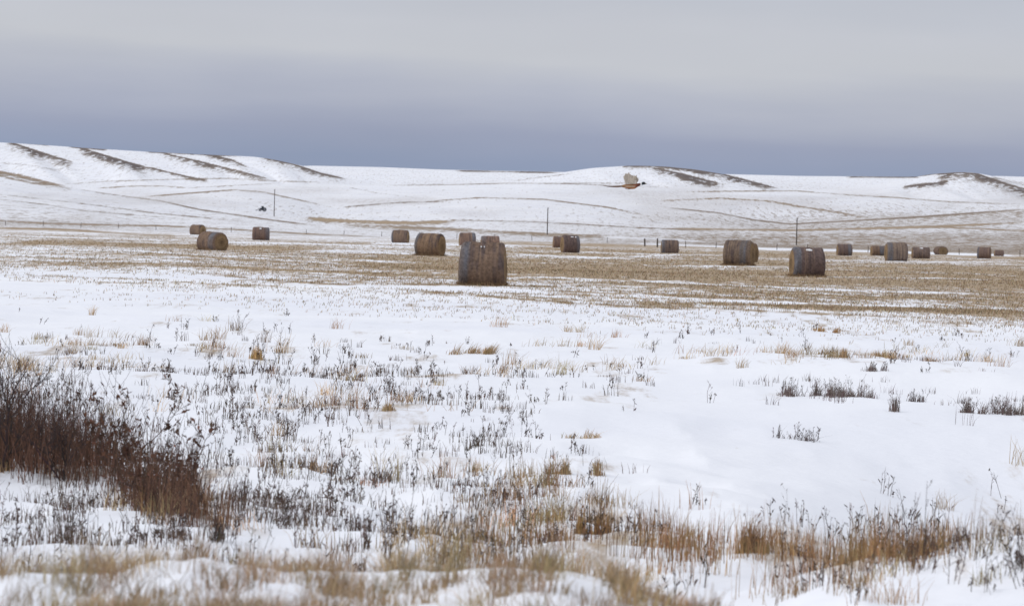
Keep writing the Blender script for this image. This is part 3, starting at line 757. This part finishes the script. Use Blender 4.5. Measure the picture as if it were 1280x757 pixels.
        pts = np.stack([sx_, yy2 * (1 + lift / a0), .8 * b0 + (zz2 - .8 * b0) * (1 + lift / b0)], -1)
        ii = (np.arange(n - 1)[:, None] * m_ + np.arange(m_ - 1)[None]).ravel()
        q = np.stack([ii, ii + 1, ii + m_ + 1, ii + m_], 1)
        link_mesh('snow_cap', pts.reshape(-1, 3), [q], M_SNOW, None, root, True)
    if skirt:
        n = 700
        a = r.uniform(-1, 1, n); sd_ = r.choice([-1, 1], n)
        X_ = np.where(r.random(n) < .5, a * Ln / 2 * 1.05, sd_ * Ln / 2 * r.uniform(1.0, 1.12, n)); Y_ = -a0 * 1.0 + r.normal(0, .1, n)
        Y_ = np.where(np.abs(X_) > Ln / 2, r.uniform(-a0, a0, n), Y_)
        P = np.stack([X_, Y_, np.full(n, .03)], 1)
        v, qq, c = blades(P, r.uniform(.05, .22, n), np.full(n, .011), .8, 0, jcol(n, (.22, .145, .085), .3))
        link_mesh('loose_hay', v, [qq], M_STRAW, c, root)
    return root

GB = [
 (236, 258.3, 280.9, 293.7, -34, None, None, 'bale half hidden behind the bale with the dark round end at far left', None),
 (244.8, 285.8, 289.7, 313.2, -42, (.35, .85), None, 'bale showing its round end with dark centre, in front of another at far left', None),
 (315.1, 336.9, 284.2, 300.4, 3, (.55, 1.0), [(-.05, .16, .16)], 'side-on bale with snow patch on top, right of the pair at far left', (.15, .10, .085)),
 (488.8, 512, 287.8, 303.7, -12, (-1.1, -.75), None, 'small bale standing just left of the big bale with tan end', None),
 (517.3, 557.5, 291.4, 320, -19, (-1.1, -.72), None, 'big bale with tan end showing, just left of the largest bale', (.185, .125, .085)),
 (573, 594.9, 291.1, 307.3, 7, (.5, .95), None, 'small reddish bale with grey right end, behind the largest bale', (.18, .115, .09)),
 (600.5, 624.3, 294.8, 310.5, 4, (-1.1, -.5), None, 'small bale with grey left end whose base the largest bale hides', (.25, .165, .13)),
 (573.5, 632.3, 303, 357.2, -4, (-.98, -.58), [(-.04, .035, .05), (.1, .03, .05)], 'largest and nearest bale, ringed brown with a grey left end', None),
 (690.8, 707, 295.6, 309.7, 4, None, None, 'plain bale half hidden behind a snow-topped bale, below the middle pole', (.17, .11, .09)),
 (699.8, 725.2, 294.2, 316, 12, (.62, 1.1), [(.05, .22, .10), (.5, .1, .1)], 'dark bale with snow specks on top, overlapping a plain bale below the middle pole', (.12, .085, .078)),
 (826, 848, 300, 316.7, 2, (-1.1, -.6), None, 'lone bale beside two thick fence posts', (.15, .11, .09)),
 (902.3, 944.4, 300.5, 332, -15, (.25, .7), None, 'large brown bale left of the right-hand pole, another showing behind its right edge', (.165, .122, .092)),
 (925, 948.8, 303.6, 327.8, -20, None, None, 'bale almost wholly hidden behind the large brown bale, only its right edge showing', None),
 (986.6, 1030.3, 308.8, 346, 7, (-.98, -.55), [(.0, .26, .13)], 'large dark bale with thick snow patch on top, in front of the right-hand pole', (.125, .09, .083)),
 (1045.6, 1065, 305, 319.7, 5, (.4, .8), None, 'small dark bale standing alone right of the large snow-patched bale', (.13, .095, .085)),
 (1087.8, 1107, 307.2, 319.7, 9, (.1, .8), None, 'small bale half hidden behind the left edge of a taller pale bale', None),
 (1105.8, 1134.2, 303.3, 326.3, 6, (-.95, -.5), None, 'tallest bale of the far right group, a small one behind its left edge', (.185, .14, .11)),
 (1139.7, 1162, 308.8, 323.3, 2, None, [(.0, .22, .16)], 'bale with small white snow patch on top, in the far right group', (.16, .12, .105)),
 (1166.7, 1185, 308, 318.6, -66, None, None, 'small bale with its round dark end facing the viewer', (.12, .085, .07)),
 (1220.3, 1239.7, 309, 323.4, -12, (-1.1, -.7), None, 'striped bale left of the tiny last bale near the right edge', (.15, .105, .09)),
 (1242.5, 1254.5, 312.7, 320.2, 3, None, None, 'tiny farthest bale, the last one near the right edge', (.15, .105, .09)),
]
for i, (x0, x1, yt, yb, yaw, band, snow, label, bc) in enumerate(GB):
    big = (x1 - x0) > 38
    bale(i, x0, x1, yt, yb, yaw, band, snow, label, bc, 2200 if i == 7 else (1100 if big else 350), .05 if i == 7 else (.012 if big else 0.0))

# ------------------------------------------------------------------ poles and fences
def cyl(path, rad, ns, col):
    v, q, c = tubes(np.array([path], float), np.array([rad], float), ns, col)
    return v, q, c
def pole(px, ytop, ybot, label):
    x, y, z = hit(px, ybot)
    h = (ybot - ytop) * y / F
    root = empty('utility_pole', (x, y, z))
    tag(root, label, 'utility pole', 'utility poles crossing the snowy slopes')
    o = MB(); w = .11 + y * .000045
    o.add(*(lambda t: (t[0], [t[1]], t[2]))(cyl([(0, 0, -.3), (0, 0, h * .5), (0, 0, h)], [w, w * .9, w * .75], 10, (.085, .07, .062))))
    o.add([(w * .75 * math.cos(k * PI / 5), w * .75 * math.sin(k * PI / 5), h) for k in range(10)], [np.arange(10)[None]], (.1, .085, .075))
    o.build('shaft', M_POST, root, True)
    for sx_, zz in ((1, h - .25), (-1, h - .75)):
        o = MB(); t = cyl([(0, 0, zz - .1), (sx_ * (w + .12), 0, zz), (sx_ * (w + .14), 0, zz + .22)], [.03, .04, .06], 6, (.12, .12, .13)); o.add(t[0], [t[1]], t[2])
        o.build('insulator', M_METAL, root, True)
pole(342.6, 236.5, 270.5, 'bare wooden pole on the slope beside the small dark machine')
pole(684, 259.5, 293.4, 'bare wooden pole on the slope behind the two overlapping middle bales')
pole(995.5, 272.3, 306.4, 'bare wooden pole behind the large snow-patched bale on the right')

post_mesh = {}
def fence(pts, label, hts, thick_at=()):
    P = [hit(*p) for p in pts]
    x, y, z = P[0]
    root = empty('wire_fence', (x, y, z)); tag(root, label, 'fence')
    tops = []
    for k, (a, h) in enumerate(zip(P, hts)):
        w = .065 if k not in thick_at else .15
        key = (round(h, 2), w)
        loc = (a[0] - x, a[1] - y, a[2] - z)
        if key in post_mesh:
            o = post_mesh[key].copy(); COL.objects.link(o); o.parent = root
        else:
            m_ = MB(); t = cyl([(0, 0, -.2), (.0, 0, h * .6), (.01, 0, h)], [w, w * .95, w * .85], 8, (.10, .082, .07)); m_.add(t[0], [t[1]], t[2])
            m_.add([(w * .85 * math.cos(j * PI / 4) + .01, w * .85 * math.sin(j * PI / 4), h) for j in range(8)], [np.arange(8)[None]], (.12, .1, .085))
            o = m_.build('post', M_POST, root, True); post_mesh[key] = o
        o.location = loc; o.rotation_euler = (rng.normal(0, .03), rng.normal(0, .05), rng.random() * 6)
        tops.append(np.array(loc) + (0, 0, h))
    o = MB()
    for f_ in (.92, .62, .32):
        for a, b_, h in zip(tops[:-1], tops[1:], hts):
            d0 = (1 - f_) * h
            mid = (a + b_) / 2 - (0, 0, d0 + .06)
            t = cyl([a - (0, 0, d0), mid, b_ - (0, 0, d0)], [.008] * 3, 3, (.09, .085, .08)); o.add(t[0], [t[1]], t[2])
    o.build('wire', M_METAL, root)
pr = [(806, 307.8), (821.7, 309)] + [(857 + 38 * k, 309.4 + .98 * k) for k in range(14)]
fence(pr, 'wire fence with two thick posts running behind the right-hand bales', [1.4, 1.5] + [1.15] * 14, (0, 1))
pl = [(-40 + 47 * k, 280.2 + 1.35 * k + (.4 if k % 2 else 0)) for k in range(18)]
fence(pl, 'thin wire fence of small posts along the foot of the left slope', [1.2] * 18)

# ------------------------------------------------------------------ small dark farm machine on the slope
def box(o, x0, x1, y0, y1, z0, z1, col, bev=.06):
    a = bev
    V = []; 
    for zz, ins in ((z0, a), (z0 + a, 0), (z1 - a, 0), (z1, a)):
        for xx, yy in ((x0 + ins, y0 + ins), (x1 - ins, y0 + ins), (x1 - ins, y1 - ins), (x0 + ins, y1 - ins)): V.append((xx, yy, zz))
    q = [[0, 3, 2, 1], [12, 13, 14, 15]]
    for l in range(3):
        for k in range(4): q.append([l * 4 + k, l * 4 + (k + 1) % 4, l * 4 + 4 + (k + 1) % 4, l * 4 + 4 + k])
    o.add(V, [np.array(q)], col)
def wheel(root, x, y, r, w):
    th = np.arange(28) / 28 * 2 * PI
    prof = [(r * .62, -w / 2), (r * .93, -w / 2), (r, -w * .3), (r, w * .3), (r * .93, w / 2), (r * .62, w / 2)]
    V = np.array([[(x + p * math.cos(t), y + d, r + p * math.sin(t)) for t in th] for p, d in prof]).reshape(-1, 3)
    n = len(th); q = [[a * n + k, a * n + (k + 1) % n, (a + 1) % 6 * n + (k + 1) % n, (a + 1) % 6 * n + k] for a in range(6) for k in range(n)]
    whl = MB(); whl.add(V, [np.array(q)], (.02, .02, .022)); t_ = whl.build('wheel', M_METAL, root, True)
    rm = MB(); prof = [(r * .6, -w * .3), (r * .6, w * .3), (r * .2, w * .2), (r * .2, -w * .2)]
    V = np.array([[(x + p * math.cos(t), y + d, r + p * math.sin(t)) for t in th] for p, d in prof]).reshape(-1, 3)
    q = [[a * n + k, a * n + (k + 1) % n, (a + 1) % 4 * n + (k + 1) % n, (a + 1) % 4 * n + k] for a in range(4) for k in range(n)]
    rm.add(V, [np.array(q)], (.32, .33, .36)); rm.build('rim', M_METAL, t_, True)
x, y, z = hit(327, 264.2)
s = 13.2 * y / F / 4.6
tr = empty('farm_tractor', (x, y, z), math.radians(8)); tr.scale = (s, s, s)
tag(tr, 'tiny dark tractor with lowered front loader parked on the snowy slope by the leftmost pole', 'tractor')
NAVY = (.018, .026, .045)
o = MB(); box(o, -1.0, .7, -.42, .42, .75, 1.35, NAVY); box(o, -.9, 1.5, -.3, .3, .5, .8, (.02, .02, .025)); o.build('hood', M_METAL, tr)
o = MB(); box(o, -.15, .95, -.65, .65, 2.15, 2.32, NAVY); 
for xx in (-.1, .8):
    for yy in (-.6, .52): box(o, xx, xx + .1, yy, yy + .08, 1.0, 2.18, NAVY, .01)
box(o, -.1, .9, -.6, .6, .8, 1.15, NAVY); box(o, .9, 1.7, -.4, .4, .7, 1.0, NAVY); o.build('cab', M_METAL, tr)
o = MB(); box(o, .01, .79, -.56, .56, 1.16, 2.13, (.03, .04, .05), .01); o.build('cab_window', M_GLASS, tr)
o = MB(); t = cyl([(-.6, 0, 1.3), (-.6, 0, 1.9), (-.6, 0, 2.1)], [.05, .05, .05], 8, (.03, .03, .03)); o.add(t[0], [t[1]], t[2]); o.build('exhaust', M_METAL, tr)
for yy in (-.62, .62):
    wheel(tr, 1.25, yy * 1.25, .85, .45); wheel(tr, -.75, yy * 1.15, .5, .3)
    o = MB(); t = cyl([(.3, yy * .75, 1.4), (-1.2, yy * .75, 1.25), (-2.1, yy * .75, .45)], [.08, .08, .07], 6, NAVY); o.add(t[0], [t[1]], t[2]); o.build('loader_arm', M_METAL, tr)
o = MB(); box(o, -2.75, -2.1, -.95, .95, .08, .62, (.03, .035, .045), .12); o.build('bucket', M_METAL, tr)

# ------------------------------------------------------------------ cock pheasant flying past
D = 74.0
a, e = ray(720 + 740 / 10.667, 190 + 455 / 10.667)
ph = empty('pheasant', (float(a[0]) * D, D, H + float(e[0]) * D), 0)
ph.rotation_euler = (0, ROLL, math.radians(-4))
tag(ph, 'cock pheasant with white neck ring and long tail flying above the field, wings raised', 'bird')
GREEN = (.012, .03, .028); COPPER = (.20, .10, .05); MAROON = (.11, .034, .02); BUFF = (.42, .28, .15); WHT = (.75, .74, .72)
sec = [(-.185, -.010, .008, .008, (.2, .11, .05)), (-.165, -.010, .018, .017, (.22, .12, .05)), (-.13, -.007, .030, .027, (.24, .12, .05)), (-.09, -.004, .042, .038, (.24, .125, .06)),
       (-.04, -.002, .052, .047, (.26, .125, .055)), (.01, 0, .057, .052, COPPER), (.055, .004, .055, .050, (.24, .075, .03)), (.085, .013, .043, .040, (.2, .055, .025)), (.108, .023, .033, .031, MAROON),
       (.13, .031, .026, .026, MAROON), (.150, .039, .0235, .0235, (.09, .022, .016)), (.158, .043, .023, .023, WHT), (.173, .050, .023, .023, WHT), (.178, .052, .0235, .0235, GREEN),
       (.195, .058, .026, .026, GREEN), (.213, .061, .025, .025, (.014, .024, .035)), (.229, .059, .019, .019, GREEN), (.238, .057, .011, .012, (.2, .19, .13)), (.252, .055, .007, .008, (.3, .28, .2)), (.266, .050, .001, .0015, (.3, .28, .2))]
NA = 20; th = np.arange(NA) / NA * 2 * PI
V = []; C = []
for x_, zc, ry, rz, c in sec:
    for t in th:
        V.append((x_, ry * math.cos(t), zc + rz * math.sin(t)))
        cc = np.array(c)
        if -.1 < x_ < .07: 
            if math.sin(t) < -.55: cc = np.array((.30, .11, .03))
            elif -.5 < math.sin(t) < .1: cc = cc * .45 + np.array((.48, .37, .28)) * .55
        if x_ == .213 and abs(math.sin(t)) < .2: cc = np.array((.16, .025, .02))       # red wattle
        C.append(cc)
n = len(sec)
q = [[i * NA + k, i * NA + (k + 1) % NA, (i + 1) * NA + (k + 1) % NA, (i + 1) * NA + k] for i in range(n - 1) for k in range(NA)]
o = MB(); o.add(V, [np.array(q)[:, ::-1]], np.array(C))
o.add(V[:NA], [np.arange(NA)[None]], np.array(C[:NA])); o.build('body', M_FEATHER, ph, True)
for sg in (-1, 1):
    w_ = MB(); nf = 17
    for k in range(nf):
        t = k / (nf - 1)                                 # 0 = inner secondaries, 1 = leading primary
        rx = (-.085 if sg < 0 else -.045) + .10 * t; root_p = np.array([rx, sg * (.030 + .01 * t), .036 + .004 * t])
        ang = (-.40 if sg < 0 else .10) + .48 * t                             # fan, leaning forward towards the tip
        L_ = ((.155 if sg < 0 else .125) + .008 * math.sin(k * 5.1)) + .05 * math.sin(PI * min(t * 1.05, 1)) * (1 + .25 * math.sin(k * 2.3)) - .015 * t
        d = np.array([math.sin(ang), sg * .42, math.cos(ang)]); d /= np.linalg.norm(d)
        sd = np.cross(d, [0, sg, 0.]); sd /= np.linalg.norm(sd)
        pp = np.stack([root_p + d * L_ * u + np.array([0, sg * .03 * u * u, 0]) for u in (0, .3, .65, .9, 1)])[None]
        wd = np.array([[.018, .028, .030, .022, .006]])
        cl = np.array((.52, .44, .35)) * (1 + .2 * math.sin(k * 2.4)) * (1.05 - .2 * t) * (1 if sg < 0 else .82)
        v, qq, c = ribbons(pp, wd, sd[None], cl); v[:, 1] += sg * .0012 * (k % 3); w_.add(v, [qq], c)
    for k in range(12):                                  # coverts
        t = k / 11; rx = -.10 + .165 * t; ang = -.22 + .5 * t
        d = np.array([math.sin(ang), sg * .42, math.cos(ang)]); d /= np.linalg.norm(d); sd = np.cross(d, [0, sg, 0.]); sd /= np.linalg.norm(sd)
        pp = np.stack([np.array([rx, sg * .036, .026]) + d * .085 * u for u in (0, .5, .85, 1)])[None]
        v, qq, c = ribbons(pp, np.array([[.02, .024, .018, .004]]), sd[None], np.array((.52, .45, .38)) * (1 + .2 * (-1) ** k)); v[:, 1] -= sg * .004; w_.add(v, [qq], c)
    w_.build('wing', M_FEATHER, ph)
tl = MB()
for k in range(9):
    u = (k - 4) / 4; L_ = .43 * (1 - .55 * abs(u) ** .8)
    ts = np.linspace(0, 1, 7)
    zz = -.010 - .022 * np.sin(ts * PI * .62) + .020 * np.maximum(ts * L_ / .43 - .55, 0) / .45
    zz[-1] -= .008 * (L_ > .4)
    pp = np.stack([-.15 - L_ * ts, u * .03 * (ts + .3), zz + .003 * k % .007], 1)[None]
    wd = (.034 * (1 - ts ** 1.2) + .005)[None]
    sd = np.array([[0, .82, .57]])
    v, qq, c = ribbons(pp, wd, sd, np.array((.13, .072, .042)) * (1 - .2 * (k % 2))); tl.add(v, [qq], c)
tl.build('tail', M_FEATHER, ph)
for sg in (-1, 1):
    o = MB(); v, q_, c = cyl([(-.01, sg * .025, -.045), (-.06, sg * .025, -.056), (-.11, sg * .022, -.050)], [.009, .005, .004], 6, (.18, .13, .09)); o.add(v, [q_], c); o.build('leg', M_FEATHER, ph, True)

# ------------------------------------------------------------------ sky and light
w = bpy.data.worlds.new('World'); S.world = w; w.use_nodes = True
nt = w.node_tree; nt.nodes.clear(); L = nt.links.new; NN = nt.nodes.new
SUN_EL, SUN_AZ = math.radians(35), math.radians(262)
out = NN('ShaderNodeOutputWorld'); add = NN('ShaderNodeMixShader'); add.inputs[0].default_value = .92
sky = NN('ShaderNodeTexSky'); sky.sky_type = 'NISHITA'; sky.sun_disc = False; sky.sun_elevation = SUN_EL; sky.sun_rotation = SUN_AZ
bg1 = NN('ShaderNodeBackground'); bg1.inputs['Strength'].default_value = .06; L(sky.outputs['Color'], bg1.inputs['Color'])
tc = NN('ShaderNodeTexCoord'); sep = NN('ShaderNodeSeparateXYZ'); L(tc.outputs['Generated'], sep.inputs[0])
mpg = NN('ShaderNodeMapping'); mpg.inputs['Scale'].default_value = (9, 9, 60); L(tc.outputs['Generated'], mpg.inputs['Vector'])
cn = NN('ShaderNodeTexNoise'); cn.inputs['Scale'].default_value = 1.0; cn.inputs['Detail'].default_value = 5; cn.inputs['Roughness'].default_value = .5; L(mpg.outputs['Vector'], cn.inputs['Vector'])
# the stratus deck is banked along a line a little tilted against the horizon
t1 = NN('ShaderNodeMath'); t1.operation = 'MULTIPLY_ADD'; t1.inputs[1].default_value = .016; L(sep.outputs['X'], t1.inputs[0]); L(sep.outputs['Z'], t1.inputs[2])
t2 = NN('ShaderNodeMath'); t2.operation = 'MULTIPLY_ADD'; t2.inputs[1].default_value = .017; L(cn.outputs['Fac'], t2.inputs[0]); L(t1.outputs[0], t2.inputs[2])
t3 = NN('ShaderNodeMath'); t3.operation = 'MULTIPLY'; t3.inputs[1].default_value = 4.0; t2b = NN('ShaderNodeMath'); t2b.operation = 'SUBTRACT'; t2b.inputs[1].default_value = -.0015; L(t2.outputs[0], t2b.inputs[0]); L(t2b.outputs[0], t3.inputs[0])
rp = NN('ShaderNodeValToRGB'); L(t3.outputs[0], rp.inputs['Fac'])
def lin(r, g_, b_): return tuple(((c / 255) / 12.92 if c / 255 <= .04045 else ((c / 255 + .055) / 1.055) ** 2.4) for c in (r, g_, b_)) + (1,)
els = [(.0, lin(146, 160, 188)), (.10, lin(149, 162, 190)), (.135, lin(160, 168, 192)), (.17, lin(183, 188, 204)), (.205, lin(202, 205, 213)), (.235, lin(202, 205, 214)), (.28, lin(194, 199, 211)), (.45, lin(212, 215, 222)), (1.0, lin(231, 234, 243))]
r_ = rp.color_ramp
while len(r_.elements) < len(els): r_.elements.new(.5)
for el, (p, c) in zip(r_.elements, els): el.position = p; el.color = c
bg2 = NN('ShaderNodeBackground'); bg2.inputs['Strength'].default_value = 1.0; mp2 = NN('ShaderNodeMapping'); mp2.inputs['Scale'].default_value = (14, 14, 45); mp2.inputs['Location'].default_value = (3, 1, 2); L(tc.outputs['Generated'], mp2.inputs['Vector'])
c2 = NN('ShaderNodeTexNoise'); c2.inputs['Scale'].default_value = 1.0; c2.inputs['Detail'].default_value = 6; c2.inputs['Roughness'].default_value = .45; L(mp2.outputs['Vector'], c2.inputs['Vector'])
mr2 = NN('ShaderNodeMapRange'); mr2.inputs['From Min'].default_value = .3; mr2.inputs['From Max'].default_value = .7; mr2.inputs['To Min'].default_value = .985; mr2.inputs['To Max'].default_value = 1.045; L(c2.outputs['Fac'], mr2.inputs['Value'])
sc2 = NN('ShaderNodeVectorMath'); sc2.operation = 'SCALE'; L(rp.outputs['Color'], sc2.inputs[0]); L(mr2.outputs['Result'], sc2.inputs['Scale']); L(sc2.outputs['Vector'], bg2.inputs['Color'])
L(bg1.outputs[0], add.inputs[1]); L(bg2.outputs[0], add.inputs[2]); L(add.outputs[0], out.inputs['Surface'])

sl = bpy.data.lights.new('sun', 'SUN'); sl.energy = 1.5; sl.angle = math.radians(13); sl.color = (1, .97, .93)
so = bpy.data.objects.new('sun', sl); COL.objects.link(so)
d = Vector((math.sin(SUN_AZ) * math.cos(SUN_EL), math.cos(SUN_AZ) * math.cos(SUN_EL), math.sin(SUN_EL)))
so.rotation_euler = d.to_track_quat('Z', 'Y').to_euler(); so.location = (0, 0, 60)

cam = bpy.data.cameras.new('camera'); co = bpy.data.objects.new('camera', cam); COL.objects.link(co)
cam.sensor_width = 36; cam.lens = 150; cam.clip_start = .5; cam.clip_end = 20000
mw = Matrix.Identity(4)
for k, v in enumerate((right, up, -fwd)):
    for j in range(3): mw[j][k] = v[j]
mw[2][3] = H
co.matrix_world = mw
cam.dof.use_dof = True; cam.dof.focus_distance = 68; cam.dof.aperture_fstop = 9.5
S.camera = co
S.view_settings.view_transform = 'Standard'; S.view_settings.look = 'None'; S.view_settings.gamma = 1; S.view_settings.exposure = -.06
S.view_settings.use_curve_mapping = False
S.render.engine = 'CYCLES'
S.cycles.use_denoising = True
S.cycles.max_bounces = 6
